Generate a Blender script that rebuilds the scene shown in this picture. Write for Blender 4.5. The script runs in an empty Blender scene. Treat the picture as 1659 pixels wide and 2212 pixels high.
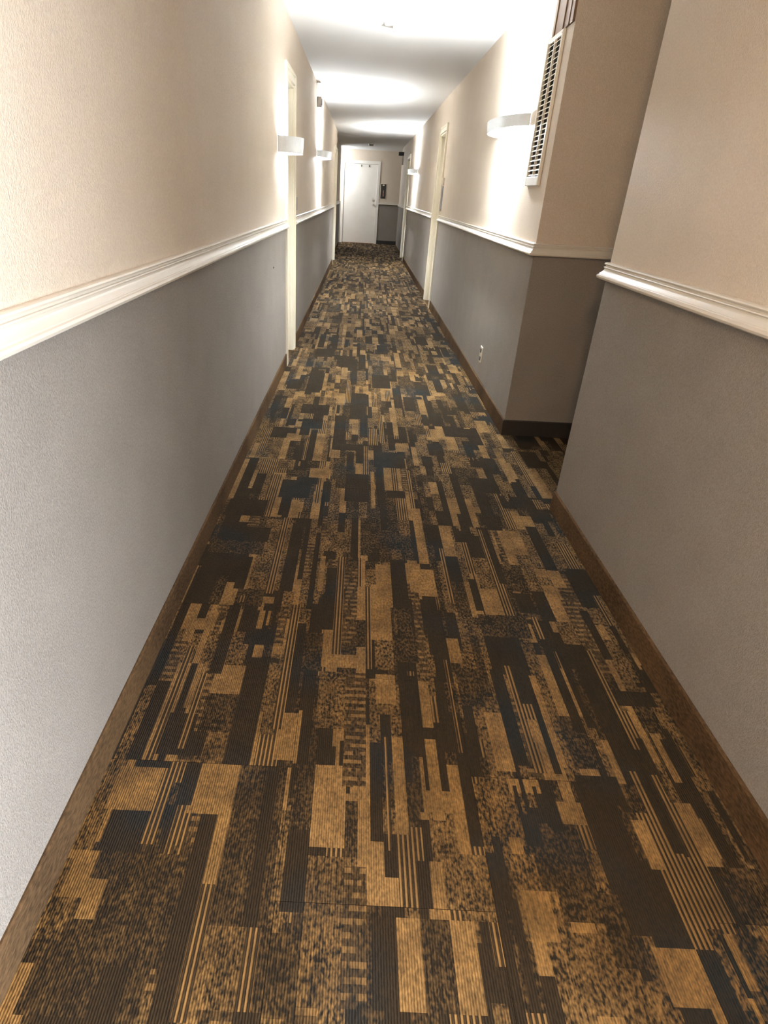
import bpy, math, random
from mathutils import Matrix, Vector

# ------------------------------------------------------------------ camera, world, exposure
scene = bpy.context.scene
COL = scene.collection
cam_d = bpy.data.cameras.new('camera'); cam = bpy.data.objects.new('camera', cam_d); COL.objects.link(cam)
scene.camera = cam
PITCH, YAW, ROLL, EYE = 0.4899, 0.0023, -0.0521, 1.3177
fwd = Vector((math.sin(YAW) * math.cos(PITCH), math.cos(YAW) * math.cos(PITCH), -math.sin(PITCH)))
rgt = Vector((math.cos(YAW), -math.sin(YAW), 0)); dwn = fwd.cross(rgt)
r2 = math.cos(ROLL) * rgt + math.sin(ROLL) * dwn
d2 = -math.sin(ROLL) * rgt + math.cos(ROLL) * dwn
cam.matrix_world = Matrix(((r2.x, -d2.x, -fwd.x, 0), (r2.y, -d2.y, -fwd.y, 0), (r2.z, -d2.z, -fwd.z, EYE), (0, 0, 0, 1)))
cam_d.sensor_fit = 'VERTICAL'; cam_d.sensor_height = 24.0
cam_d.lens = 1286.6 / 2212 * 24.0
cam_d.shift_x = (829.5 - 753.33) / 2212; cam_d.shift_y = (1103.36 - 1106) / 2212
cam_d.clip_start = 0.02

world = bpy.data.worlds.new('world'); scene.world = world; world.use_nodes = True
world.node_tree.nodes['Background'].inputs[0].default_value = (0.8, 0.85, 0.9, 1)
world.node_tree.nodes['Background'].inputs[1].default_value = 0.05
scene.view_settings.view_transform = 'Standard'; scene.view_settings.look = 'None'
scene.view_settings.exposure = 2.4; scene.view_settings.gamma = 1.0; scene.view_settings.use_curve_mapping = False
scene.cycles.max_bounces = 6; scene.cycles.diffuse_bounces = 5
scene.cycles.use_adaptive_sampling = True; scene.cycles.adaptive_threshold = 0.025; scene.cycles.caustics_reflective = False; scene.cycles.caustics_refractive = False
scene.cycles.use_denoising = True
scene.cycles.sample_clamp_indirect = 6.0

# lamps of the corridor: (wall, y, power, colour); 'L' / 'R' = on the left / right wall
WARM, NEUT, COOL = (1.0, 0.61, 0.32), (0.88, 0.945, 1.0), (0.86, 0.93, 1.0)
LAMP_Z = 1.72
# added fill for the left wall, set in an unseen window behind the camera
FILL_WIN = dict(y0=-1.35, y1=-0.05, z0=0.20, z1=1.35, x=2.1)
day = bpy.data.lights.new('side_fill_light', 'AREA'); day.shape = 'RECTANGLE'; day.size = FILL_WIN['z1'] - FILL_WIN['z0']; day.size_y = FILL_WIN['y1'] - FILL_WIN['y0']  # day = the added fill light, not daylight
day.energy = 60.0; day.color = (0.82, 0.91, 1.0)
side_fill_o = bpy.data.objects.new('side_fill_light', day); COL.objects.link(side_fill_o)
side_fill_o.location = (FILL_WIN['x'] - 0.02, (FILL_WIN['y0'] + FILL_WIN['y1']) / 2, (FILL_WIN['z0'] + FILL_WIN['z1']) / 2); side_fill_o.rotation_euler = (0, math.radians(90), 0)
LAMPS = {
 'right_near': 30.0, 'left_near': 3.5, 'left_mid': 30.0, 'right_far': 32.0, 'end': 11.0,
 'warm_fill': 19.0}

# ------------------------------------------------------------------ main dimensions (metres)
H = 2.40
XL, XL2, XR, XN = -0.588, -0.645, 0.963, 0.9975    # left wall (and past door 3), right wall far, right wall near
YA, YB = 3.615, 2.587                              # far and near side of the side passage
YE, YLE = 19.56, 18.2                              # end wall, end of the left wall
YBK = -3.2                                         # wall behind the camera
R0, R1 = 1.056, 1.120                              # chair rail
HB = 0.10                                          # carpet base
T = 0.15
DH = 2.03
D1 = (5.10, 5.62); D2 = (8.42, 9.08); D3 = (13.25, 14.15); D4 = (14.70, 15.55)
CW = 0.07
AX = 2.3                                           # back of the side passage

# ------------------------------------------------------------------ helpers
def mesh_obj(name, verts, faces, mats, parent=None, mi=None, smooth=False):
    me = bpy.data.meshes.new(name); me.from_pydata(verts, [], faces); me.update()
    for m in (mats if isinstance(mats, (list, tuple)) else [mats]): me.materials.append(m)
    if mi:
        for p, k in zip(me.polygons, mi): p.material_index = k
    if smooth:
        for p in me.polygons: p.use_smooth = True
    o = bpy.data.objects.new(name, me); COL.objects.link(o)
    if parent is not None: o.parent = parent
    return o

class MB:
    def __init__(s): s.v = []; s.f = []
    def box(s, x0, x1, y0, y1, z0, z1):
        n = len(s.v)
        s.v += [(x0, y0, z0), (x1, y0, z0), (x1, y1, z0), (x0, y1, z0), (x0, y0, z1), (x1, y0, z1), (x1, y1, z1), (x0, y1, z1)]
        s.f += [tuple(n + i for i in q) for q in ((0, 3, 2, 1), (4, 5, 6, 7), (0, 1, 5, 4), (1, 2, 6, 5), (2, 3, 7, 6), (3, 0, 4, 7))]
        return s
    def bbox(s, x0, x1, y0, y1, z0, z1, b=0.004):
        # box with chamfered edges
        n = len(s.v); X = (x0, x1); Y = (y0, y1); Z = (z0, z1); idx = {}
        for i in (0, 1):
            for j in (0, 1):
                for k in (0, 1):
                    sx, sy, sz = (1, -1)[i], (1, -1)[j], (1, -1)[k]
                    for a in 'xyz':
                        p = (X[i] + (0 if a == 'x' else sx * b), Y[j] + (0 if a == 'y' else sy * b), Z[k] + (0 if a == 'z' else sz * b))
                        idx[i, j, k, a] = len(s.v); s.v.append(p)
        g = lambda *q: tuple(idx[t] for t in q)
        F = []
        for e in (0, 1):
            F.append(g((e, 0, 0, 'x'), (e, 1, 0, 'x'), (e, 1, 1, 'x'), (e, 0, 1, 'x')))
            F.append(g((0, e, 0, 'y'), (1, e, 0, 'y'), (1, e, 1, 'y'), (0, e, 1, 'y')))
            F.append(g((0, 0, e, 'z'), (1, 0, e, 'z'), (1, 1, e, 'z'), (0, 1, e, 'z')))
        for i in (0, 1):
            for j in (0, 1):
                F.append(g((i, j, 0, 'x'), (i, j, 1, 'x'), (i, j, 1, 'y'), (i, j, 0, 'y')))
                F.append(g((i, 0, j, 'x'), (i, 1, j, 'x'), (i, 1, j, 'z'), (i, 0, j, 'z')))
                F.append(g((0, i, j, 'y'), (1, i, j, 'y'), (1, i, j, 'z'), (0, i, j, 'z')))
                for k in (0, 1): F.append(g((i, j, k, 'x'), (i, j, k, 'y'), (i, j, k, 'z')))
        c = Vector(((x0 + x1) / 2, (y0 + y1) / 2, (z0 + z1) / 2))
        for f in F:
            p = [Vector(s.v[t]) for t in f]
            nn = (p[1] - p[0]).cross(p[2] - p[0])
            if nn.dot(sum(p, Vector()) / len(p) - c) < 0: f = f[::-1]
            s.f.append(f)
        return s
    def sweep(s, prof, p0, p1, out, m0=0.0, m1=0.0):
        # profile (t out of the wall, z) swept from p0 to p1 (xy); out = unit xy away from wall; m0/m1 = mitre shift per t
        n = len(s.v); k = len(prof)
        d = Vector((p1[0] - p0[0], p1[1] - p0[1])).normalized()
        for (q, m) in ((p0, m0), (p1, m1)):
            for t, z in prof:
                s.v.append((q[0] + out[0] * t + d.x * m * t, q[1] + out[1] * t + d.y * m * t, z))
        flip = (d.x * out[1] - d.y * out[0]) > 0
        for i in range(k):
            j = (i + 1) % k
            f = (n + i, n + j, n + k + j, n + k + i)
            s.f.append(f if flip else f[::-1])
        a = tuple(range(n, n + k)); b = tuple(range(n + k, n + 2 * k))
        s.f += [a[::-1] if flip else a, b if flip else b[::-1]]
        return s
    def cyl(s, c, axis, r0, r1, h, n=16):
        ax = Vector(axis).normalized(); u = ax.orthogonal().normalized(); w = ax.cross(u)
        b = len(s.v); c = Vector(c)
        for (r, hh) in ((r0, 0), (r1, h)):
            for i in range(n):
                t = 2 * math.pi * i / n
                s.v.append(tuple(c + ax * hh + (u * math.cos(t) + w * math.sin(t)) * r))
        for i in range(n):
            j = (i + 1) % n
            s.f.append((b + i, b + j, b + n + j, b + n + i))
        s.f += [tuple(range(b + n - 1, b - 1, -1)), tuple(range(b + n, b + 2 * n))]
        return s
    def build(s, name, mat, parent=None, smooth=False):
        return mesh_obj(name, s.v, s.f, mat, parent, smooth=smooth)

def tag(o, label=None, cat=None, group=None, kind=None):
    if label: o['label'] = label
    if cat: o['category'] = cat
    if group: o['group'] = group
    if kind: o['kind'] = kind
    return o
def struct(o, label, cat): return tag(o, label, cat, None, 'structure')
def empty(name, loc):
    o = bpy.data.objects.new(name, None); COL.objects.link(o); o.location = loc; o.empty_display_size = 0.05
    return o
def local(o, parent):                        # keep world-space mesh data under a moved parent
    o.parent = parent; o.matrix_parent_inverse = Matrix.Translation(-Vector(parent.location))
    return o

# ------------------------------------------------------------------ materials
def mat(name, rgb, rough=0.6, metal=0.0, spec=0.5):
    m = bpy.data.materials.new(name); m.use_nodes = True
    b = m.node_tree.nodes['Principled BSDF']
    b.inputs['Base Color'].default_value = (*rgb, 1); b.inputs['Roughness'].default_value = rough
    b.inputs['Metallic'].default_value = metal; b.inputs['Specular IOR Level'].default_value = spec
    return m
class N:
    def __init__(s, m): s.t = m.node_tree; s.b = s.t.nodes['Principled BSDF']
    def n(s, ty, **kw):
        x = s.t.nodes.new(ty)
        for k, v in kw.items():
            if k in x.bl_rna.properties.keys(): setattr(x, k, v)
        return x
    def l(s, a, b): s.t.links.new(a, b)
    def math(s, op, a, b=None, c=None, clamp=False):
        x = s.t.nodes.new('ShaderNodeMath'); x.operation = op; x.use_clamp = clamp
        for i, q in enumerate((a, b, c)):
            if q is None: continue
            if isinstance(q, (int, float)): x.inputs[i].default_value = q
            else: s.l(q, x.inputs[i])
        return x.outputs[0]
    def mix(s, f, a, b):
        x = s.t.nodes.new('ShaderNodeMix'); x.data_type = 'RGBA'
        for sock, q in ((x.inputs[0], f), (x.inputs[6], a), (x.inputs[7], b)):
            if isinstance(q, tuple): sock.default_value = (*q, 1) if len(q) == 3 else q
            elif isinstance(q, (int, float)): sock.default_value = q
            else: s.l(q, sock)
        return x.outputs[2]
    def noise(s, scale, vec=None, detail=2.0, rough=0.5, stretch=None):
        x = s.t.nodes.new('ShaderNodeTexNoise'); x.inputs['Scale'].default_value = scale
        x.inputs['Detail'].default_value = detail; x.inputs['Roughness'].default_value = rough
        if vec is None: vec = s.pos()
        if stretch:
            mp = s.t.nodes.new('ShaderNodeMapping'); mp.inputs['Scale'].default_value = stretch
            s.l(vec, mp.inputs[0]); vec = mp.outputs[0]
        s.l(vec, x.inputs['Vector'])
        return x.outputs[0]
    def pos(s):
        g = s.t.nodes.new('ShaderNodeNewGeometry'); return g.outputs['Position']
    def ramp(s, v, a, b):
        x = s.t.nodes.new('ShaderNodeMapRange'); s.l(v, x.inputs[0]); x.inputs[1].default_value = a; x.inputs[2].default_value = b
        return x.outputs[0]
    def bump(s, h, strength, dist):
        x = s.t.nodes.new('ShaderNodeBump'); x.inputs['Strength'].default_value = strength; x.inputs['Distance'].default_value = dist
        s.l(h, x.inputs['Height']); s.l(x.outputs[0], s.b.inputs['Normal'])

def wallpaper(name, c0, c1, rough):
    m = mat(name, c0, rough, spec=0.25); k = N(m)
    fine = k.noise(300, detail=2, rough=0.7, stretch=(1, 1, 0.6))
    big = k.noise(5.0, detail=1)
    f = k.math('ADD', k.math('MULTIPLY', k.ramp(fine, 0.3, 0.7), 0.7), k.math('MULTIPLY', big, 0.3))
    k.l(k.mix(f, c0, c1), k.b.inputs['Base Color'])
    k.bump(fine, 0.8, 0.004)
    return m
M_UP = wallpaper('upper_wallpaper', (0.60, 0.505, 0.405), (0.775, 0.685, 0.575), 0.55)
M_LOW = wallpaper('lower_wallpaper', (0.198, 0.174, 0.152), (0.352, 0.32, 0.287), 0.6)
M_CEIL = mat('ceiling_paint', (0.74, 0.735, 0.72), 0.8, spec=0.2)
k = N(M_CEIL); k.bump(k.noise(90, detail=1), 0.25, 0.003)
M_RAIL = mat('cream_gloss_paint', (0.80, 0.74, 0.64), 0.32)
k = N(M_RAIL); k.l(k.mix(k.noise(9, detail=3), (0.62, 0.57, 0.49), (0.70, 0.655, 0.575)), k.b.inputs['Base Color'])
M_JAMB = mat('cream_door_paint', (0.80, 0.74, 0.60), 0.4)
k = N(M_JAMB); k.l(k.mix(k.noise(14, detail=2), (0.78, 0.72, 0.57), (0.83, 0.78, 0.66)), k.b.inputs['Base Color'])
M_DOOR = mat('off_white_door_paint', (0.84, 0.80, 0.74), 0.42)
k = N(M_DOOR); k.l(k.mix(k.noise(6, detail=3), (0.80, 0.76, 0.69), (0.87, 0.84, 0.79)), k.b.inputs['Base Color'])
M_SHADOW_TAN = mat('shadow_tan', (0.40, 0.27, 0.17), 0.5)  # brown tone stands for shadow on the wall above the vent
k = N(M_SHADOW_TAN); k.l(k.mix(k.noise(20, detail=3, stretch=(1, 1, 0.2)), (0.17, 0.10, 0.052), (0.26, 0.165, 0.095)), k.b.inputs['Base Color'])
M_WHITE = mat('white_enamel', (0.84, 0.84, 0.82), 0.35)
M_VENT = mat('vent_enamel', (0.80, 0.75, 0.64), 0.4)
M_DARK = mat('duct_shadow_black', (0.02, 0.017, 0.015), 0.9)
M_BLACK = mat('black_plastic', (0.025, 0.022, 0.02), 0.4)
M_GREYM = mat('grey_metal', (0.28, 0.27, 0.26), 0.35, 0.8)
M_BRASS = mat('satin_nickel', (0.55, 0.52, 0.47), 0.3, 1.0)
M_IVORY = mat('ivory_plastic', (0.74, 0.68, 0.55), 0.35)
M_ORANGE = mat('orange_brown_plastic', (0.42, 0.16, 0.07), 0.4)
M_SLAB = mat('joint_adhesive', (0.025, 0.02, 0.017), 0.95)
M_WOOD = mat('threshold_wood', (0.20, 0.09, 0.045), 0.5)
k = N(M_WOOD); k.l(k.mix(k.noise(60, stretch=(0.1, 1, 1)), (0.14, 0.06, 0.03), (0.27, 0.13, 0.07)), k.b.inputs['Base Color'])
for m_, c_ in ((M_WHITE, 0.04), (M_VENT, 0.05), (M_BLACK, 0.01), (M_GREYM, 0.06), (M_BRASS, 0.05), (M_IVORY, 0.04), (M_ORANGE, 0.04), (M_DARK, 0.005)):
    k = N(m_); c = k.b.inputs['Base Color'].default_value[:3]
    k.l(k.mix(k.noise(40, detail=2), tuple(max(0, x - c_) for x in c), tuple(min(1, x + c_) for x in c)), k.b.inputs['Base Color'])
# frosted shade: diffuse and translucent
M_SHADE = mat('frosted_shade', (0.70, 0.72, 0.72), 0.5)
k = N(M_SHADE); tr = k.n('ShaderNodeBsdfTranslucent'); tr.inputs[0].default_value = (0.75, 0.77, 0.78, 1)
k.l(k.mix(k.noise(60), (0.66, 0.68, 0.68), (0.74, 0.76, 0.76)), k.b.inputs['Base Color'])
ms = k.n('ShaderNodeMixShader'); ms.inputs[0].default_value = 0.10
k.l(k.b.outputs[0], ms.inputs[1]); k.l(tr.outputs[0], ms.inputs[2]); k.l(ms.outputs[0], k.t.nodes['Material Output'].inputs[0])
M_BULB = mat('lit_bulb', (1, 1, 1), 0.4)
k = N(M_BULB); k.b.inputs['Emission Color'].default_value = (1, 0.95, 0.88, 1); k.b.inputs['Emission Strength'].default_value = 18
M_FILL_PANE = mat('fill_pane_glow', (0.85, 0.9, 0.95), 0.1)
k = N(M_FILL_PANE); k.b.inputs['Emission Color'].default_value = (0.9, 0.95, 1, 1); k.b.inputs['Emission Strength'].default_value = 2.0  # glowing pane of the added fill window
M_BULB_OFF = mat('unlit_bulb', (0.75, 0.74, 0.7), 0.3)

# carpet: every face of a tile carries its yarn mix (t), speckle, stripe and ladder weights
def carpet_material():
    m = mat('patterned_carpet', (0.2, 0.15, 0.1), 0.95, spec=0.1); k = N(m)
    at = lambda nm: (lambda x: (setattr(x, 'attribute_name', nm), x.outputs['Fac'])[1])(k.n('ShaderNodeAttribute'))
    t, sp, st, la = at('yarn'), at('speckle'), at('stripe'), at('ladder')
    sep = k.n('ShaderNodeSeparateXYZ'); k.l(k.pos(), sep.inputs[0]); X, Y = sep.outputs[0], sep.outputs[1]
    tuft = k.noise(150, detail=1.5, rough=0.6, stretch=(1.0, 0.55, 1.0))
    clump = k.noise(28, detail=2, rough=0.65, stretch=(1.0, 0.5, 1.0))
    n = k.math('ADD', k.math('MULTIPLY', k.math('SUBTRACT', tuft, 0.5), 5.0), k.math('MULTIPLY', k.math('SUBTRACT', clump, 0.5), 2.2))
    v = k.math('ADD', t, k.math('MULTIPLY', n, sp))
    # pinstripes across the corridor width, 11 mm apart
    wv = k.math('SINE', k.math('MULTIPLY', X, 2 * math.pi / 0.011))
    v = k.math('ADD', v, k.math('MULTIPLY', k.ramp(wv, -0.2, 0.5), st))
    # ladder rungs
    rung = k.math('MULTIPLY', k.ramp(k.math('SINE', k.math('MULTIPLY', Y, 2 * math.pi / 0.026)), 0.0, 0.35), k.ramp(k.noise(60, stretch=(1, 0.3, 1)), 0.42, 0.52))
    v = k.math('ADD', v, k.math('MULTIPLY', rung, la), clamp=False)
    v = k.math('MULTIPLY', v, k.math('ADD', 0.62, k.math('MULTIPLY', k.ramp(k.noise(7.5, detail=2, rough=0.6), 0.34, 0.6), 0.45)))
    # rib of the loop pile
    rib = k.ramp(k.math('SINE', k.math('MULTIPLY', X, 2 * math.pi / 0.0055)), -1, 1)
    v = k.math('MULTIPLY', v, k.math('ADD', 0.84, k.math('MULTIPLY', rib, 0.22)), clamp=True)
    cloud = k.ramp(k.noise(2.6, detail=1), 0.50, 0.68)
    dark = k.mix(cloud, (0.021, 0.0155, 0.010), (0.014, 0.018, 0.020))
    hue = k.noise(1.9, detail=0)
    gold = k.mix(hue, (0.27, 0.142, 0.036), (0.315, 0.19, 0.078))
    k.l(k.mix(v, dark, gold), k.b.inputs['Base Color'])
    k.l(k.math('MULTIPLY', v, 0.4), k.b.inputs['Sheen Weight']); k.b.inputs['Sheen Roughness'].default_value = 0.35; k.b.inputs['Sheen Tint'].default_value = (0.9, 0.78, 0.62, 1)
    h = k.math('ADD', k.math('MULTIPLY', tuft, 1.0), k.math('MULTIPLY', rib, 0.35))
    k.bump(h, 0.7, 0.004)
    return m
M_CARPET = carpet_material()
def base_material():
    m = mat('brown_carpet_base', (0.15, 0.1, 0.06), 0.95, spec=0.1); k = N(m)
    v = k.math('ADD', k.math('MULTIPLY', k.ramp(k.noise(170, detail=3, stretch=(1, 0.35, 1.0)), 0.3, 0.7), 0.6), k.math('MULTIPLY', k.ramp(k.noise(3.0, detail=2), 0.35, 0.65), 0.4))
    k.l(k.mix(v, (0.030, 0.018, 0.010), (0.145, 0.085, 0.040)), k.b.inputs['Base Color'])
    k.bump(k.noise(220, detail=2, stretch=(1, 0.4, 1)), 0.6, 0.003)
    return m
M_BASE = base_material()
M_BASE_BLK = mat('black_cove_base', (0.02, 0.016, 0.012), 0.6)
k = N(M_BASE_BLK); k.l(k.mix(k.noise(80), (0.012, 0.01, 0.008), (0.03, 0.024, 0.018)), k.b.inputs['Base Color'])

# ------------------------------------------------------------------ floor and carpet tiles
XW0, XW1 = -2.6, 2.9                                # the cross passage at the far end
fl = MB().box(XL - T, AX + T, YBK - T, YLE, -0.10, -0.006)
fl.box(XW0, XW1, YLE, YE + T, -0.10, -0.006)
floor = struct(fl.build('floor', M_SLAB), 'long corridor floor laid with dark brown and gold carpet tiles', 'floor')

TW, TL = 0.465, 0.665
CX, CY = 0.01, 0.02
NX0 = -0.66
COLS = [(-0.645, -0.110)] + [(-0.110 + TW * i, -0.110 + TW * (i + 1)) for i in range(6)]
HAND = """2 -0.44 -0.34 1.41 1.57;2 0.11 0.17 1.42 1.74;2 -0.06 0.03 1.17 1.4;2 -0.36 -0.23 1.82 2.36;2 -0.3 -0.15 0.52 0.74;2 -0.18 -0.08 0.66 0.93;2 -0.05 0.04 0.53 0.82;2 -0.66 -0.49 0.62 0.79;2 0.41 0.47 0.66 0.84;2 0.28 0.35 0.7 0.83;2 0.49 0.58 0.55 0.69;1 -0.33 -0.22 2.81 2.9;1 0.36 0.48 2.83 2.92;1 0.19 0.24 1.53 1.74;1 0.49 0.66 1.6 1.73;1 0.37 0.44 1.29 1.45;1 0.64 0.71 1.08 1.26;1 -0.56 -0.34 2.05 2.18;1 0.06 0.11 2.08 2.4;1 0.19 0.24 1.55 1.74;1 -0.38 -0.27 1.15 1.28;1 -0.12 -0.06 1.41 1.59;1 -0.24 -0.19 1.94 2.05;1 -0.09 -0.05 0.52 0.68;1 -0.52 -0.27 0.59 0.81;1 -0.24 -0.12 0.66 1.04;1 -0.1 -0.04 0.88 1.06;1 -0.14 -0.06 0.52 0.66;1 -0.59 -0.42 0.51 0.62;1 0.75 0.79 0.96 1.05;1 0.5 0.59 0.71 0.93;1 0.58 0.65 0.62 0.77;1 0.18 0.22 0.94 1.15;1 0.23 0.25 0.54 0.81;1 0.2 0.24 0.54 0.7;3 -0.21 -0.1 2.81 2.93;3 -0.12 -0.06 3.1 3.41;3 0.25 0.33 3.24 3.36;3 0.58 0.64 3.31 3.55;3 0.82 0.9 3.63 3.86;3 -0.39 -0.3 3.32 3.52;3 0.11 0.13 2.51 2.94;3 0.25 0.29 1.81 2.06;3 0.65 0.78 2.16 2.35;3 0.1 0.17 1.57 1.88;3 0.24 0.27 1.2 1.38;3 0.36 0.4 1.46 1.59;3 0.7 0.72 1.27 1.47;3 0.9 0.93 1.62 1.71;3 0.89 0.92 1.05 1.22;3 0.77 0.83 1.85 1.94;3 0.25 0.35 1.83 2.01;3 0.58 0.61 2.37 2.65;3 0.43 0.48 1.09 1.27;3 0.6 0.62 1.09 1.43;3 -0.38 -0.28 1.29 1.41;3 -0.23 -0.21 1.05 1.22;3 -0.54 -0.43 1.57 1.66;3 -0.52 -0.49 1.5 1.56;3 -0.06 -0.02 1.49 1.61;3 -0.06 0.05 1.42 1.48;3 -0.16 -0.1 1.06 1.23;3 -0.39 -0.37 1.94 2.05;3 -0.2 -0.18 1.82 2;3 -0.1 -0.08 1.83 2.06;3 -0.14 -0.12 2.68 2.95;3 0.12 0.18 1.75 2.03;3 0.11 0.17 1.27 1.41;3 -0.54 -0.41 0.91 1.03;3 -0.35 -0.24 0.91 1.04;3 -0.56 -0.51 0.7 0.8;3 -0.51 -0.47 0.66 0.74;3 -0.62 -0.55 0.5 0.59;3 -0.05 0.03 0.83 1.06;3 -0.28 -0.24 0.75 0.9;3 0.22 0.25 0.7 0.82;3 0.25 0.3 0.54 0.69;3 0.14 0.19 0.54 0.69;3 0.69 0.71 0.96 1.07;3 0.73 0.76 0.82 0.95;3 0.43 0.48 1.07 1.16;3 0.58 0.61 0.94 1.06;3 0.86 0.9 0.84 1;3 0.15 0.18 0.88 1.15;3 0.24 0.27 0.92 1.15;3 0.42 0.48 0.67 0.77;3 0.66 0.73 0.56 0.67;5 -0.03 0.09 4.52 4.99;5 0.25 0.28 1.41 1.85;5 0.66 0.68 2.07 2.35;5 0 0.05 1.55 1.99;5 0.02 0.08 1 1.41;5 -0.22 -0.19 1.5 1.73;5 0.03 0.08 0.53 0.8;4 0.1 0.16 3.32 3.59;4 0.17 0.2 3.35 3.85;4 -0.16 -0.14 2.54 2.81;4 0.3 0.32 2.53 2.97;4 0.51 0.56 2.95 3.11;4 0.4 0.42 1.8 2.18;4 0.51 0.52 1.74 2.12;4 0.33 0.34 1.12 1.49;4 0.21 0.24 1.19 1.41;4 0.53 0.55 1.07 1.47;4 0.68 0.7 1.3 1.73;4 0.82 0.84 1.16 1.57;4 -0.29 -0.26 1.8 2.37;4 -0.18 -0.15 1.16 1.73;4 -0.03 0 1.49 2.06;4 0.05 0.07 1.86 2.07;4 0.08 0.1 1.42 1.86;4 -0.49 -0.47 1.05 1.49;4 -0.42 -0.4 1.08 1.36;4 -0.38 -0.35 1.73 1.78;4 -0.4 -0.35 2.38 2.83;4 0.21 0.23 1.2 1.42;4 -0.43 -0.4 0.83 1.03;4 -0.27 -0.24 0.51 0.75;4 -0.16 -0.13 0.52 0.66;4 0.78 0.85 0.7 1.08;4 0.33 0.36 0.61 0.7;4 0.13 0.14 0.83 1.15;4 0.53 0.56 1.07 1.17;0 -0.26 -0.19 3.55 3.95;0 -0.42 -0.4 3.57 4;0 -0.32 -0.26 3.43 3.73;0 -0.11 -0.04 3.22 3.82;0 0.05 0.1 3.43 3.85;0 0.22 0.26 3.26 3.73;0 -0.02 0.02 2.93 3.19;0 -0.03 0.02 4.57 5.03;0 -0.14 0 5.07 5.48;0 0.14 0.28 4.5 4.89;0 -0.02 0.09 3.75 4.34;0 0.03 0.09 5.05 5.56;0 0.2 0.3 5.62 5.99;0 0.37 0.45 3.98 4.3;0 0.52 0.55 3.9 4.49;0 0.63 0.72 4.94 5.3;0 0.62 0.65 3.79 4.14;0 -0.35 -0.19 3.83 4.03;0 0.13 0.3 3 3.21;0 0.46 0.55 3.21 3.39;0 -0.01 0.09 2.57 2.82;0 -0.34 -0.19 2.58 2.78;0 -0.3 -0.28 2.95 3.32;0 -0.49 -0.34 3.45 3.54;0 0.59 0.73 3.53 3.7;0 0.14 0.18 2.52 2.98;0 1 1.1 3.1 3.33;0 0.68 0.73 3.2 3.46;0 0.61 0.73 6.11 6.48;0 0.83 0.9 5.63 6.04;0 -0.37 -0.21 5.39 5.73;0 -0.51 -0.4 4.38 4.64;0 -0.36 -0.25 4.3 4.93;0 0.74 0.83 2.98 3.2;0 0.19 0.24 1.75 2.06;0 0.61 0.64 1.94 2.36;0 0.37 0.41 1.59 1.74;0 0.49 0.52 1.75 1.96;0 0.65 0.71 1.75 1.87;0 0.91 0.94 2.32 2.52;0 0.9 0.99 1.88 2.06;0 0.87 0.9 1.52 1.78;0 0.62 0.72 2.39 2.49;0 0.52 0.57 2.37 2.5;0 0.29 0.31 1.51 1.69;0 0.18 0.24 1.1 1.41;0 0.29 0.32 1.12 1.4;0 0.48 0.52 1.09 1.44;0 0.58 0.6 1.07 1.38;0 0.32 0.34 1.01 1.11;0 0.68 0.71 1.2 1.61;0 0.76 0.78 1.31 1.5;0 0.93 1 1.4 1.43;0 0.93 0.95 1.07 1.24;0 0.37 0.4 1.11 1.29;0 -0.56 -0.38 2.38 2.53;0 -0.53 -0.33 2.16 2.27;0 -0.41 -0.37 1.82 2.04;0 -0.56 -0.51 1.73 1.95;0 -0.24 -0.19 1.81 2.34;0 -0.5 -0.47 1.62 1.72;0 -0.4 -0.36 1.37 1.72;0 -0.57 -0.54 1.31 1.65;0 -0.28 -0.22 1.68 1.73;0 -0.29 -0.19 1.42 1.45;0 -0.29 -0.22 1.05 1.45;0 -0.15 -0.12 1.24 1.63;0 -0.07 -0.03 1.61 1.99;0 0.02 0.05 2.07 2.4;0 0.18 0.24 1.75 2.06;0 -0.32 -0.29 2.4 2.72;0 -0.32 -0.19 2.6 2.72;0 -0.13 -0.09 2.54 2.78;0 -0.02 0.1 2.56 2.9;0 0.15 0.18 2.31 3.05;0 -0.52 -0.5 1.04 1.2;0 0.18 0.2 1.01 1.41;0 -0.31 -0.27 0.51 0.9;0 -0.38 -0.34 0.93 1.04;0 -0.1 -0.05 0.69 0.88;0 -0.17 -0.14 0.66 1.04;0 0.32 0.35 0.85 1.11;0 0.19 0.21 0.7 0.81;0 0.09 0.13 0.53 0.69;0 0.09 0.12 0.86 1.14;0 0.53 0.56 0.9 1.04;0 0.38 0.4 0.72 0.88;0 0.39 0.41 0.54 0.75;0 0.63 0.71 0.68 1.07;0 0.72 0.74 0.96 1.07;0 0.8 0.83 0.86 1.08;0 0.91 0.94 0.84 1.2"""
rng = random.Random(7)
TYPES = {0: (0.03, 0.02, 0, 0), 1: (0.09, 0.24, 0, 0), 2: (0.31, 0.42, 0, 0), 3: (0.68, 0.30, 0, 0), 4: (0.06, 0.05, 0.72, 0), 5: (0.14, 0.16, 0, 0.42)}
hand = [tuple(float(q) for q in e.split()) for e in HAND.split(';')]
def random_cells(nx, ny):
    g = [[2] * ny for _ in range(nx)]
    x = 0
    while x < nx:
        w = rng.choice((2, 2, 3, 3, 4, 4, 5, 6)); y = 0
        while y < ny:
            h = rng.choice((3, 5, 7, 9, 11, 14, 18, 24)); t = rng.choices((0, 1, 2, 3, 4, 5), (0.25, 0.15, 0.25, 0.19, 0.11, 0.05))[0]
            for i in range(x, min(nx, x + w)):
                for j in range(y, min(ny, y + h)): g[i][j] = t
            y += h
        x += w
    for _ in range(rng.randint(1, 3)):              # wider dark blocks over the strips
        a, b = rng.randrange(nx), rng.randrange(ny); t = rng.choice((0, 0, 1))
        for i in range(a, min(nx, a + rng.randint(4, 13))):
            for j in range(b, min(ny, b + rng.randint(4, 9))): g[i][j] = t
    return g
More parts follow.
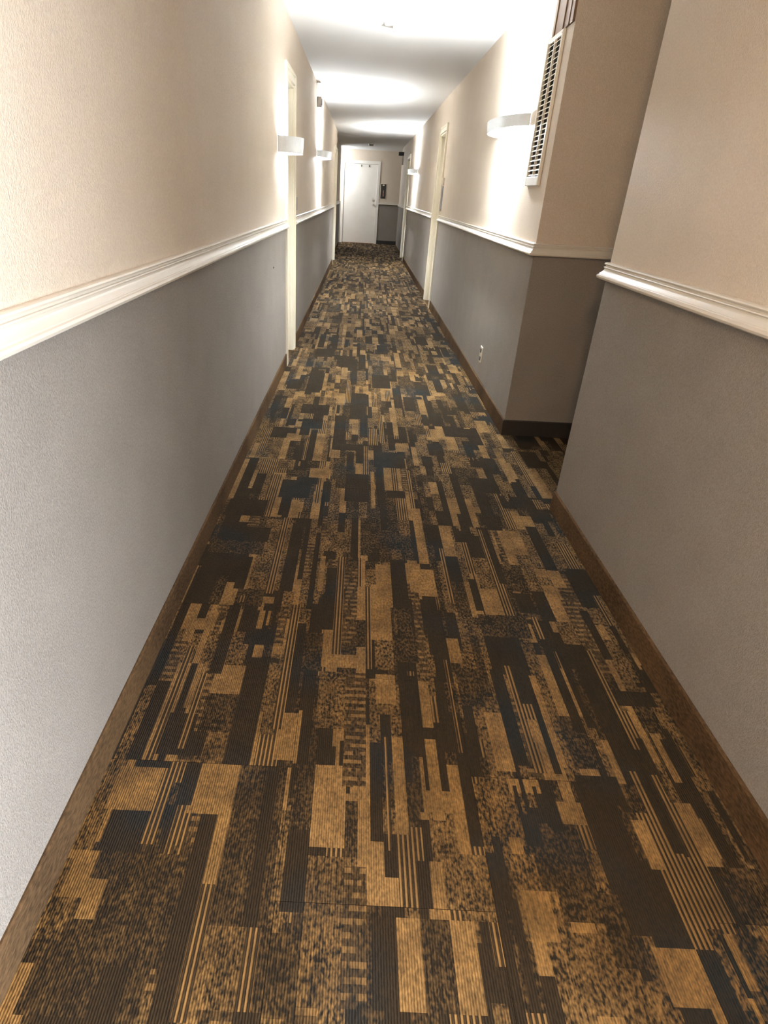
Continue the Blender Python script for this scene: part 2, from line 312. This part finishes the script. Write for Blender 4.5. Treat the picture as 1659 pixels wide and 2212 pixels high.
def carpet_tile(x0, x1, y0, y1):
    gx = 0.0005
    x0 += gx; x1 -= gx; y0 += gx; y1 -= gx
    nx = max(1, round((x1 - x0) / CX)); ny = max(1, round((y1 - y0) / CY))
    dx = (x1 - x0) / nx; dy = (y1 - y0) / ny
    g = random_cells(nx, ny)
    for t, a, b, c, d in hand:
        if b <= x0 or a >= x1 or d <= y0 or c >= y1: continue
        for i in range(nx):
            xc = x0 + (i + 0.5) * dx
            if not a <= xc <= b: continue
            for j in range(ny):
                if c <= y0 + (j + 0.5) * dy <= d: g[i][j] = int(t)
    v, f, ty = [], [], []
    for i in range(nx):
        j = 0
        while j < ny:
            e = j
            while e < ny and g[i][e] == g[i][j]: e += 1
            n = len(v); xa, xb, ya, yb = x0 + i * dx, x0 + (i + 1) * dx, y0 + j * dy, y0 + e * dy
            v += [(xa, ya, 0), (xb, ya, 0), (xb, yb, 0), (xa, yb, 0)]; f.append((n, n + 1, n + 2, n + 3)); ty.append(g[i][j])
            j = e
    n = len(v)                                       # the sides of the tile
    v += [(x0, y0, 0), (x1, y0, 0), (x1, y1, 0), (x0, y1, 0), (x0, y0, -.006), (x1, y0, -.006), (x1, y1, -.006), (x0, y1, -.006)]
    for q in ((0, 4, 5, 1), (1, 5, 6, 2), (2, 6, 7, 3), (3, 7, 4, 0)): f.append(tuple(n + s for s in q)); ty.append(0)
    o = mesh_obj('carpet_tile', v, f, M_CARPET, floor)
    for kk, nm in enumerate(('yarn', 'speckle', 'stripe', 'ladder')):
        o.data.attributes.new(nm, 'FLOAT', 'FACE').data.foreach_set('value', [TYPES[t][kk] for t in ty])
    return o
def lay(ci, y_from, y_to, xa, xb):
    x0, x1 = COLS[ci]; x0 = max(x0, xa); x1 = min(x1, xb)
    if x1 - x0 < 0.02: return
    off = (1.045, 0.715)[ci % 2]
    y = off - TL * math.ceil((off - y_from) / TL)
    while y < y_to - 0.01:
        a, b = max(y, y_from), min(y + TL, y_to)
        if b - a > 0.02: carpet_tile(x0, x1, a, b)
        y += TL
lay(0, YBK, D3[1], XL - 0.004, 9); lay(0, D3[1], YE, XL2 - 0.004, 9)
for c in (1, 2): lay(c, YBK, YE, -9, 9)
lay(3, YBK, YB, -9, XN + 0.004); lay(3, YB, YA, -9, 9); lay(3, YA, YLE, -9, XR + 0.004); lay(3, YLE, YE, -9, 9)
for c in (4, 5, 6): lay(c, YB, YA, -9, AX)
MB().box(XN + .004, FILL_WIN['x'], -1.5, 0.1, -0.006, -0.0005).build('passage_carpet', M_BASE, floor)  # floor of the added unseen passage behind the camera
# thin carpet fields outside the counted tiles: door recesses and the hidden ends of the cross passage
for nm, (x0, x1, y0, y1) in (('recess_carpet', (XL - T, XL - .004, *D1)), ('recess_carpet', (XR + .004, XR + T, *D2)), ('recess_carpet', (XL - T, XL - .06, *D3)),
                             ('recess_carpet', (XR + .004, XR + T, *D4)), ('passage_carpet', (XW0, XL2 - .006, YLE, YE)), ('passage_carpet', (1.29, XW1, YLE, YE))):
    MB().box(x0, x1, y0, y1, -0.006, -0.0005).build(nm, M_BASE, floor)

ce = MB().box(XL - T, AX + T, YBK - T, YLE, H, H + 0.1); ce.box(XW0, XW1, YLE, YE + T, H, H + 0.1)
ceiling = struct(ce.build('ceiling', M_CEIL), 'plain white plaster ceiling over the corridor', 'ceiling')

# ------------------------------------------------------------------ walls
def wall(name, label, segs, lows):
    b = MB()
    for s in segs: b.box(*s)
    w = struct(b.build(name, M_UP), label, 'wall')
    b = MB()
    for s in lows: b.box(*s)
    b.build('lower_wallpaper', M_LOW, w)
    return w
E_ = 0.002
RM = (R0 + R1) / 2
def side(name, label, xw, sgn, spans, doors):
    # xw = visible face, sgn = +1 when the wall body lies towards +x
    segs, lows = [], []
    bx = lambda x: (min(x, x + sgn * T), max(x, x + sgn * T))
    for (a, b, x) in spans:
        segs.append((*bx(x), a, b, 0, H)); lows.append((min(x, x - sgn * E_), max(x, x - sgn * E_), a, b, 0, RM))
    for (a, b), x in doors: segs.append((*bx(x), a, b, DH, H))
    return wall(name, label, segs, lows)
side('wall_left', 'left corridor wall, beige paper above grey paper', XL, -1,
     [(YBK, D1[0], XL), (D1[1], D3[0], XL), (D3[1], YLE, XL2)], [(D1, XL), (D3, XL)])
side('wall_right_far', 'right corridor wall beyond the side passage, beige over grey', XR, 1,
     [(YA, D2[0], XR), (D2[1], D4[0], XR), (D4[1], YLE, XR)], [(D2, XR), (D4, XR)])
PY0, PY1 = -1.5, 0.1
side('wall_right_near', 'near right corridor wall in front of the side passage', XN, 1, [(YBK, PY0, XN), (PY1, YB, XN)], [])
W_ = FILL_WIN
wall('wall_fill_passage', 'unseen passage behind the camera on the right, added to hold the fill window',
     [(XN + T, W_['x'] + T, PY0 - T, PY0, 0, H), (XN + T, W_['x'] + T, PY1, PY1 + T, 0, H),
      (W_['x'], W_['x'] + T, PY0, W_['y0'], 0, H), (W_['x'], W_['x'] + T, W_['y1'], PY1, 0, H),
      (W_['x'], W_['x'] + T, W_['y0'], W_['y1'], 0, W_['z0']), (W_['x'], W_['x'] + T, W_['y0'], W_['y1'], W_['z1'], H)],
     [(XN, W_['x'], PY0, PY0 + E_, 0, RM), (XN, W_['x'], PY1 - E_, PY1, 0, RM)])
wi = struct(empty('fill_window_1', (W_['x'], (W_['y0'] + W_['y1']) / 2, W_['z0'])), 'added window behind the camera, source of the left wall fill light', 'window')  # window and passage added to carry the side fill
for (ya, yb, za, zb) in ((W_['y0'], W_['y0'] + .05, W_['z0'], W_['z1']), (W_['y1'] - .05, W_['y1'], W_['z0'], W_['z1']),
                         (W_['y0'] + .05, W_['y1'] - .05, W_['z0'], W_['z0'] + .05), (W_['y0'] + .05, W_['y1'] - .05, W_['z1'] - .05, W_['z1'])):
    local(MB().box(W_['x'] + .02, W_['x'] + .07, ya, yb, za, zb).build('fill_window_frame', M_DOOR), wi)
local(MB().box(W_['x'] + .04, W_['x'] + .05, W_['y0'] + .05, W_['y1'] - .05, W_['z0'] + .05, W_['z1'] - .05).build('fill_pane', M_FILL_PANE), wi)
wall('wall_passage_far', 'shaded passage wall facing the camera past the near right corner', [(XR + T, AX + T, YA, YA + T, 0, H)], [(XR, AX, YA - E_, YA, 0, RM)])
wall('wall_passage_near', 'hidden near side of the side passage', [(XN + T, AX + T, YB - T, YB, 0, H)], [(XN, AX, YB, YB + E_, 0, RM)])
wall('wall_passage_back', 'back of the side passage on the right', [(AX, AX + T, YB, YA, 0, H)], [(AX - E_, AX, YB, YA, 0, RM)])
EX0, EX1 = -0.585, 0.375                              # end door leaf
wall('wall_end', 'end wall of the corridor around the white door',
     [(XW0, EX0, YE, YE + T, 0, H), (EX1, XW1, YE, YE + T, 0, H), (EX0, EX1, YE, YE + T, 2.07, H)],
     [(XW0, EX0 - CW, YE - E_, YE, 0, RM), (EX1 + CW, XW1, YE - E_, YE, 0, RM)])
wall('wall_back', 'wall behind the camera', [(XL - T, XN + T, YBK - T, YBK, 0, H)], [(XL, XN, YBK, YBK + E_, 0, RM)])
wall('wall_cross_left', 'left end of the cross passage', [(XW0 - T, XW0, YLE - T, YE + T, 0, H), (XW0, XL2 - T, YLE - T, YLE, 0, H)], [(XW0, XW0 + E_, YLE, YE, 0, RM)])
wall('wall_cross_right', 'right end of the cross passage', [(XW1, XW1 + T, YLE - T, YE + T, 0, H), (XR + T, XW1, YLE - T, YLE, 0, H)], [(XW1 - E_, XW1, YLE, YE, 0, RM)])

# ------------------------------------------------------------------ chair rails (trim) and carpet bases
def rail_prof():
    h = R1 - R0; p = [(0, 0), (0.024, 0.0), (0.031, 0.004), (0.033, 0.010), (0.031, 0.0155), (0.027, 0.018), (0.0255, 0.020)]
    for i in range(6): 
        t = i / 5; p.append((0.0255 - 0.0125 * math.sin(t * math.pi / 2) , 0.021 + 0.020 * t))
    p += [(0.015, 0.0425), (0.0165, 0.045), (0.0150, 0.0475), (0.0115, 0.0485), (0.0105, 0.053), (0.0150, 0.0545), (0.0165, 0.058), (0.0145, 0.062), (0.010, h), (0, h)]
    return [(t, R0 + z) for t, z in p]
RP = rail_prof()
BP = [(0, 0), (0.011, 0), (0.010, HB - 0.006), (0.006, HB), (0, HB)]
nt = [0]
def trim(label, runs):
    nt[0] += 1; b = MB()
    for r in runs: b.sweep(RP, *r)
    return struct(b.build('trim_%d' % nt[0], M_RAIL), label, 'chair rail')
def base(name, label, runs, m=None):
    b = MB()
    for r in runs: b.sweep(BP, *r)
    return struct(b.build(name, m or M_BASE), label, 'baseboard')
L, Rr = (1, 0), (-1, 0)
trim('cream moulded chair rail along the near left wall', [((XL, YBK), (XL, D1[0] - CW), L)])
trim('cream chair rail on the left wall between the two left doorways', [((XL, D1[1] + CW), (XL, D3[0] - CW), L)])
trim('cream chair rail on the left wall past the farthest left doorway', [((XL2, D3[1] + CW), (XL2, YLE), L)])
trim('cream moulded chair rail along the near right wall', [((XN, YBK), (XN, PY0), Rr), ((XN, PY1), (XN, YB), Rr, 0, 1.0), ((XN, YB), (XN + 0.6, YB), (0, 1), -1.0, 0)])
trim('cream chair rail on the right wall from passage corner to first right doorway', [((XR, YA), (XR, D2[0] - CW), Rr, -1.0, 0)])
trim('cream chair rail on the right wall between the two right doorways', [((XR, D2[1] + CW), (XR, D4[0] - CW), Rr)])
trim('cream chair rail on the right wall past the farthest right doorway', [((XR, D4[1] + CW), (XR, YLE), Rr)])
trim('tan shaded chair rail across the passage wall', [((XR, YA), (AX, YA), (0, -1), -1.0, 0)])
trim('short cream chair rail right of the white end door', [((EX1 + CW, YE), (XW1, YE), (0, -1))])
base('baseboard_left', 'brown carpet base along the left wall', [((XL, YBK), (XL, D1[0] - CW), L), ((XL, D1[1] + CW), (XL, D3[0] - CW), L), ((XL2, D3[1] + CW), (XL2, YLE), L)])
base('baseboard_right_near', 'brown carpet base along the near right wall', [((XN, YBK), (XN, PY0), Rr), ((XN, PY1), (XN, YB), Rr, 0, 1.0)])
base('baseboard_right_far', 'brown carpet base along the far right wall', [((XR, YA), (XR, D2[0] - CW), Rr, -1.0, 0), ((XR, D2[1] + CW), (XR, D4[0] - CW), Rr), ((XR, D4[1] + CW), (XR, YLE), Rr)])
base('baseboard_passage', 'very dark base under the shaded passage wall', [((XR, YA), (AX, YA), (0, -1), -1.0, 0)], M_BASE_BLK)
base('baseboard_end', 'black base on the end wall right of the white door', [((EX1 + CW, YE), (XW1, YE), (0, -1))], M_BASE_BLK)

# ------------------------------------------------------------------ doorways in the side walls
nd = [0]
def doorway(label, x, sgn, span):
    """recessed door in a side wall; sgn = +1 when the wall body lies towards +x"""
    nd[0] += 1; a, b = span
    root = struct(empty('door_%d' % nd[0], (x, (a + b) / 2, 0)), label, 'door')
    X = lambda p, q: (min(x + sgn * p, x + sgn * q), max(x + sgn * p, x + sgn * q))
    P = lambda mb, nm, m=M_JAMB: local(mb.build(nm, m), root)
    def jamb(y0, y1, s):
        m = MB().box(*X(-0.004, 0.15), y0, y1, 0, DH)
        yf = y1 if s > 0 else y0
        m.box(*X(0.055, 0.085), min(yf, yf + s * 0.012), max(yf, yf + s * 0.012), 0, DH)     # stop bead
        m.box(*X(0.014, 0.022), min(yf, yf + s * 0.004), max(yf, yf + s * 0.004), 0, DH)     # quirk
        return m
    P(jamb(a, a + 0.018, 1), 'jamb'); P(jamb(b - 0.018, b, -1), 'jamb')
    P(MB().box(*X(-0.004, 0.15), a + .018, b - .018, DH - 0.02, DH), 'head_jamb')
    prof = [(-0.018, 0.0), (-0.018, 0.012), (-0.012, 0.020), (-0.014, 0.045), (-0.009, 0.062), (0, 0.07)]
    def casing(y0, d):                                   # stepped casing, d = direction away from the opening
        m = MB()
        for (t, w0, w1) in ((0.016, 0.0, 0.022), (0.012, 0.022, 0.05), (0.018, 0.05, CW)):
            ya, yb = sorted((y0 + d * w0, y0 + d * w1)); m.box(*X(-t, 0.0), ya, yb, 0, DH + CW)
        return m
    P(casing(a, -1), 'casing'); P(casing(b, 1), 'casing')
    m = MB()
    for (t, w0, w1) in ((0.016, 0.0, 0.022), (0.012, 0.022, 0.05), (0.018, 0.05, CW)): m.box(*X(-t, 0.0), a, b, DH + w0, DH + w1)
    P(m, 'head_casing')
    leaf = P(MB().bbox(*X(0.088, 0.130), a + 0.020, b - 0.020, 0.012, DH - 0.022, 0.002), 'leaf', M_DOOR)
    hd = MB(); hd.cyl((x + sgn * 0.088, a + 0.08, 1.0), (-sgn, 0, 0), 0.026, 0.024, 0.008); hd.cyl((x + sgn * 0.08, a + 0.08, 1.0), (-sgn, 0, 0), 0.009, 0.009, 0.035)
    hd.bbox(*X(0.043, 0.055), a + 0.07, a + 0.19, 0.99, 1.01, 0.003)
    o = hd.build('lever_handle', M_BRASS, leaf); o.matrix_parent_inverse = leaf.matrix_parent_inverse.copy(); o.matrix_parent_inverse = Matrix.Identity(4)
    for z in (0.25, 1.02, 1.8):
        P(MB().cyl((x + sgn * 0.084, b - 0.022, z - 0.045), (0, 0, 1), 0.007, 0.007, 0.09, 8), 'hinge', M_BRASS)
    return root
doorway('near left doorway with cream jamb, just past the grey wall lamp', XL, -1, D1)
doorway('nearer right doorway with cream jamb, beyond the louvred vent', XR, 1, D2)
doorway('farthest left doorway near the end of the corridor', XL, -1, D3)
doorway('farthest right doorway close to the end wall', XR, 1, D4)
# end door
nd[0] += 1
ed = struct(empty('door_%d' % nd[0], ((EX0 + EX1) / 2, YE, 0)), 'plain off-white door with knob at the end of the corridor', 'door')
P = lambda mb, nm, m=M_DOOR, par=None: local(mb.build(nm, m), ed)
leaf = P(MB().bbox(EX0 + .012, EX1 - .012, YE + 0.015, YE + 0.06, 0.012, 2.055, 0.002), 'leaf')
P(MB().box(EX0 - CW, EX0, YE - 0.018, YE + T, 0, 2.07 + CW).box(EX0, EX0 + .010, YE - .002, YE + T, 0, 2.07), 'casing')
P(MB().box(EX1, EX1 + CW, YE - 0.018, YE + T, 0, 2.07 + CW).box(EX1 - .010, EX1, YE - .002, YE + T, 0, 2.07), 'casing')
P(MB().box(EX0, EX1, YE - 0.018, YE + T, 2.06, 2.07 + CW), 'head_casing')
kx = EX1 - 0.085
kn = MB().cyl((kx, YE + 0.015, 1.04), (0, -1, 0), 0.033, 0.030, 0.008).cyl((kx, YE + 0.007, 1.04), (0, -1, 0), 0.012, 0.012, 0.03).cyl((kx, YE - 0.02, 1.04), (0, -1, 0), 0.020, 0.030, 0.015).cyl((kx, YE - 0.035, 1.04), (0, -1, 0), 0.030, 0.018, 0.02)
P(kn, 'knob', M_BRASS)
P(MB().cyl((kx, YE + 0.015, 1.15), (0, -1, 0), 0.028, 0.024, 0.015).cyl((kx, YE, 1.15), (0, -1, 0), 0.012, 0.012, 0.008), 'deadbolt', M_BRASS)
for hx in (-0.10, 0.12): P(MB().bbox(hx - .012, hx + .012, YE + .003, YE + .015, 1.985, 2.035, .002).cyl((hx, YE + .003, 1.995), (0, -1, 0), .006, .008, .02, 8), 'hook', M_GREYM)
P(MB().box(EX0, EX1, YE - 0.03, YE + 0.06, -0.002, 0.012), 'threshold', M_WOOD)

# ------------------------------------------------------------------ wall lamps
def lamp_material(strength, color):
    m = mat('lit_tube', (1, 1, 1), 0.4); k = N(m)
    k.b.inputs['Emission Color'].default_value = (*color, 1); k.b.inputs['Emission Strength'].default_value = strength
    return m
def sconce(name, label, x, sgn, y, power, lit=True, color=NEUT, z=LAMP_Z, hw=0.42, hh=0.072, group='half-round wall lamps'):
    """half-round open shade; sgn = +1 when mounted on a wall towards +x"""
    root = tag(empty(name, (x, y, z)), label, 'wall lamp', group)
    W, DP, HH, TH = hw, 0.150, hh, 0.004
    n = 28; v = []; f = []
    for i in range(n + 1):
        t = math.pi * i / n
        for (w, d) in ((W, DP), (W - TH, DP - TH)):
            for zz in (-HH / 2, HH / 2):
                flare = 1.0 + (0.05 if zz > 0 else 0)
                v.append((-sgn * d * math.sin(t) ** 1.25 * flare - sgn * 0.001, -w * math.cos(t), zz))
    for i in range(n):
        b = 4 * i; c = b + 4
        for q in ((b, c, c + 1, b + 1), (b + 2, b + 3, c + 3, c + 2), (b + 1, c + 1, c + 3, b + 3), (b, b + 2, c + 2, c)):
            f.append(q if sgn > 0 else q[::-1])
    f += [(0, 1, 3, 2), (4 * n, 4 * n + 2, 4 * n + 3, 4 * n + 1)]
    mesh_obj('shade', v, f, M_SHADE, root, smooth=False)
    X = lambda p, q: (min(-sgn * p, -sgn * q), max(-sgn * p, -sgn * q))
    MB().bbox(*X(0.0005, 0.010), -0.10, 0.10, -0.045, 0.045, 0.003).build('backplate', M_WHITE, root)
    MB().box(*X(0.010, 0.045), -0.010, 0.010, -0.012, 0.012).build('bracket', M_WHITE, root)
    bl, br = min(0.30, hw * 0.9), 0.013                       # linear lamp along the wall
    MB().cyl((-sgn * 0.085, -bl / 2, 0), (0, 1, 0), br, br, bl, 12).build('bulb', lamp_material(power / (math.pi * 2 * math.pi * br * bl), color) if lit else M_BULB_OFF, root, True)
    return root
P_ = LAMPS
sconce('wall_lamp', 'nearest lit half-round wall lamp on the right wall, beside the louvred vent', XR, 1, 4.68, P_['right_near'], z=1.75, hw=0.46, hh=0.062)
sconce('wall_lamp', 'grey half-round wall lamp in front of the near left doorway', XL, -1, 4.82, P_['left_near'], z=1.585, hw=0.20, hh=0.095)
sconce('wall_lamp', 'bright wall lamp on the left wall between the two left doorways', XL, -1, 8.75, P_['left_mid'])
sconce('wall_lamp', 'small far bright wall lamp on the right wall between the two right doorways', XR, 1, 12.9, P_['right_far'])
wl = tag(empty('warm_fill_lamp', (-0.46, -1.5, H)), 'added warm globe lamp behind the camera, filling the right wall', 'ceiling lamp')  # added to warm the right wall; no such fixture is in view
MB().cyl((0, 0, -0.0005), (0, 0, -1), 0.08, 0.07, 0.02, 24).build('canopy', M_WHITE, wl)
MB().cyl((0, 0, -0.02), (0, 0, -1), 0.06, 0.10, 0.05, 24).cyl((0, 0, -0.07), (0, 0, -1), 0.10, 0.10, 0.05, 24).cyl((0, 0, -0.12), (0, 0, -1), 0.10, 0.05, 0.05, 24).build('globe', lamp_material(P_['warm_fill'] / (math.pi * 0.10), WARM), wl)
# lamp of the cross passage, round the left corner
cl = tag(empty('pendant_lamp', (-1.05, 18.9, H)), 'pendant lamp of the cross passage, hidden round the left corner', 'pendant lamp')
MB().cyl((0, 0, -0.0005), (0, 0, -1), 0.06, 0.05, 0.02, 24).build('canopy', M_WHITE, cl)
MB().cyl((0, 0, -0.02), (0, 0, -1), 0.008, 0.008, 0.38, 10).build('rod', M_WHITE, cl)
MB().cyl((0, 0, -0.40), (0, 0, -1), 0.04, 0.09, 0.06, 24).cyl((0, 0, -0.46), (0, 0, -1), 0.09, 0.04, 0.06, 24).build('globe', lamp_material(P_['end'] / (math.pi * 0.0625), NEUT), cl)

# ------------------------------------------------------------------ louvred vent on the right wall
VY0, VY1, VZ0, VZ1 = 3.745, 4.03, 1.40, 2.085
v = tag(empty('louvred_vent', (XR, (VY0 + VY1) / 2, VZ0)), 'tall cream louvred air vent near the passage corner of the right wall', 'vent')
V = lambda mb, nm, m=M_VENT: local(mb.build(nm, m), v)
FR = 0.020
V(MB().box(XR - 0.003, XR - 0.0005, VY0 + FR, VY1 - FR, VZ0 + 0.045, VZ1 - FR), 'duct_shadow', M_DARK)  # dark sheet on the solid wall, painted for the shade inside the duct
V(MB().bbox(XR - 0.018, XR - 0.0005, VY0, VY0 + FR, VZ0, VZ1, 0.003), 'frame_side')
V(MB().bbox(XR - 0.018, XR - 0.0005, VY1 - FR, VY1, VZ0, VZ1, 0.003), 'frame_side')
V(MB().bbox(XR - 0.018, XR - 0.0005, VY0 + FR, VY1 - FR, VZ0, VZ0 + 0.045, 0.003), 'frame_bottom', M_WHITE)
V(MB().bbox(XR - 0.018, XR - 0.0005, VY0 + FR, VY1 - FR, VZ1 - FR, VZ1, 0.003), 'frame_top')
ym = (VY0 + VY1) / 2
V(MB().box(XR - 0.016, XR - 0.003, ym - 0.005, ym + 0.005, VZ0 + 0.045, VZ1 - FR), 'mullion')
ns = 26; z0 = VZ0 + 0.045; pz = (VZ1 - FR - z0) / ns
sl_me = None
for i in range(ns):
    for (ya, yb) in ((VY0 + FR, ym - 0.005), (ym + 0.005, VY1 - FR)):
        zc = z0 + (i + 0.5) * pz
        if sl_me is None:
            hw = (yb - ya) / 2
            sl_me = MB(); sl_me.v = [(-0.016, -hw, -0.006), (-0.013, -hw, -0.006), (-0.003, -hw, 0.002), (-0.006, -hw, 0.003), (-0.016, hw, -0.006), (-0.013, hw, -0.006), (-0.003, hw, 0.002), (-0.006, hw, 0.003)]
            sl_me.f = [(0, 1, 2, 3), (7, 6, 5, 4), (0, 4, 5, 1), (1, 5, 6, 2), (2, 6, 7, 3), (3, 7, 4, 0)]
            o = sl_me.build('slat', M_VENT); base_me = o.data
        else:
            o = bpy.data.objects.new('slat', base_me); COL.objects.link(o)
        o.parent = v; o.location = (0, (ya + yb) / 2 - v.location.y, zc - VZ0)
# tan ribbed board painted to stand for the shadowed wall above the vent
tb = tag(empty('shadow_board', (XR, 3.80, VZ1 + .002)), 'tan ribbed board standing in for the shadowed wall directly above the louvred vent', 'shadow board')
B_ = lambda mb, nm: local(mb.build(nm, M_SHADOW_TAN), tb)
B_(MB().box(XR - 0.006, XR - 0.0005, 3.625, 3.985, VZ1 + 0.003, H - 0.002), 'shadow_panel')
for (ya, yb, t) in ((3.625, 3.665, .013), (3.70, 3.74, .010), (3.79, 3.84, .012), (3.95, 3.985, .012)): B_(MB().bbox(XR - t, XR - 0.006, ya, yb, VZ1 + 0.003, H - 0.002, 0.002), 'shadow_rib')

# ------------------------------------------------------------------ small fittings
o = tag(empty('power_outlet', (XR, 4.60, 0.275)), 'ivory power outlet low on the right wall below the nearest right lamp', 'outlet')
local(MB().bbox(XR - .009, XR - E_ - .0003, 4.56, 4.64, .215, .335, .003).build('cover_plate', M_IVORY), o)
for z in (.245, .305): local(MB().bbox(XR - .013, XR - .009, 4.583, 4.617, z - .016, z + .016, .002).build('socket', M_BLACK), o)
o = tag(empty('sprinkler_head', (0.18, 5.40, H)), 'small white sprinkler head on the near ceiling', 'sprinkler')
local(MB().cyl((.18, 5.40, H - .0005), (0, 0, -1), .10, .085, .014, 24).build('escutcheon', M_WHITE), o)
local(MB().cyl((.18, 5.40, H - .012), (0, 0, -1), .035, .022, .04, 14).build('body', M_WHITE), o)
local(MB().cyl((.18, 5.40, H - .056), (0, 0, -1), .036, .04, .005, 14).build('deflector', M_WHITE), o)
o = tag(empty('smoke_detector', (0.12, 17.0, H)), 'small smoke detector on the ceiling before the end door', 'smoke detector')
local(MB().cyl((.12, 17, H - .0005), (0, 0, -1), .075, .075, .018, 20).build('base_plate', M_WHITE), o)
local(MB().cyl((.12, 17, H - .018), (0, 0, -1), .065, .05, .035, 20).build('housing', M_GREYM), o)
o = tag(empty('alarm_box', (XL, 8.30, 2.18)), 'small grey box high on the left wall above the bright left lamp', 'alarm')
local(MB().bbox(XL + .0005, XL + .05, 8.24, 8.36, 2.17, 2.275, .006).build('housing', M_GREYM), o)
local(MB().box(XL + .05, XL + .054, 8.26, 8.34, 2.19, 2.255).build('grille', M_BLACK), o)
o = tag(empty('wall_plate', (XR, 8.26, 1.17)), 'narrow dark plate on the right wall before the nearer right doorway', 'sign')  # flat dark plate with a pale one above it
local(MB().bbox(XR - .016, XR - .0005, 8.22, 8.31, 1.17, 1.44, .002).build('plate', M_GREYM), o)
local(MB().bbox(XR - .020, XR - .0005, 8.22, 8.31, 1.45, 1.53, .002).build('upper_plate', M_IVORY), o)
o = tag(empty('wall_plate', (XL, 5.74, 1.17)), 'small dark sign plate on the left wall just past the near left doorway', 'sign')
local(MB().bbox(XL + .0005, XL + .021, 5.705, 5.775, 1.165, 1.265, .002).build('plate', M_GREYM), o)
o = tag(empty('alarm_pull', (XL2, 14.6, 2.03)), 'small orange-brown box high on the far left wall', 'alarm')
local(MB().bbox(XL2 + .0005, XL2 + .045, 14.50, 14.62, 2.03, 2.15, .006).build('housing', M_ORANGE), o)
local(MB().bbox(XL2 + .045, XL2 + .055, 14.53, 14.59, 2.06, 2.10, .003).build('pull_handle', M_IVORY), o)
o = tag(empty('wall_sign', (0.56, YE, 1.20)), 'black upright sign on the end wall right of the white door', 'sign')
local(MB().bbox(.465, .655, YE - .008, YE - .0005, 1.19, 1.60, .002).build('backing', M_IVORY), o)
local(MB().bbox(.485, .635, YE - .014, YE - .008, 1.21, 1.58, .002).build('face', M_BLACK), o)
local(MB().box(.535, .585, YE - .0155, YE - .0138, 1.535, 1.57).build('emblem', M_IVORY), o)
mk = MB()
for i, (w, d) in enumerate(((.022, 0), (.03, .004), (.018, -.004), (.03, .003), (.024, -.003), (.016, .002))):
    mk.box(.565 + d - w / 2, .565 + d + w / 2, YE - .0155, YE - .0138, 1.27 + i * .027, 1.289 + i * .027)
local(mk.build('pink_marking', mat('pink_print', (.62, .36, .28), .6)), o)
o = tag(empty('door_closer', (XR, 17.5, 2.05)), 'dark metal bracket high on the far right wall by the end wall', 'bracket')
local(MB().bbox(XR - .13, XR - .0005, 17.45, 17.60, 2.20, 2.28, .006).build('arm_box', M_BLACK), o)
local(MB().bbox(XR - .035, XR - .0005, 17.48, 17.56, 2.0, 2.20, .004).build('stem', M_GREYM), o)
n_ = tag(empty('nail', (XL, 4.327, 0.847)), 'tiny dark nail head in the grey left wall before the near left doorway', 'nail')
local(MB().cyl((XL + E_ + .0002, 4.327, 0.847), (1, 0, 0), .007, .005, .004, 8).build('head', M_BLACK), n_)
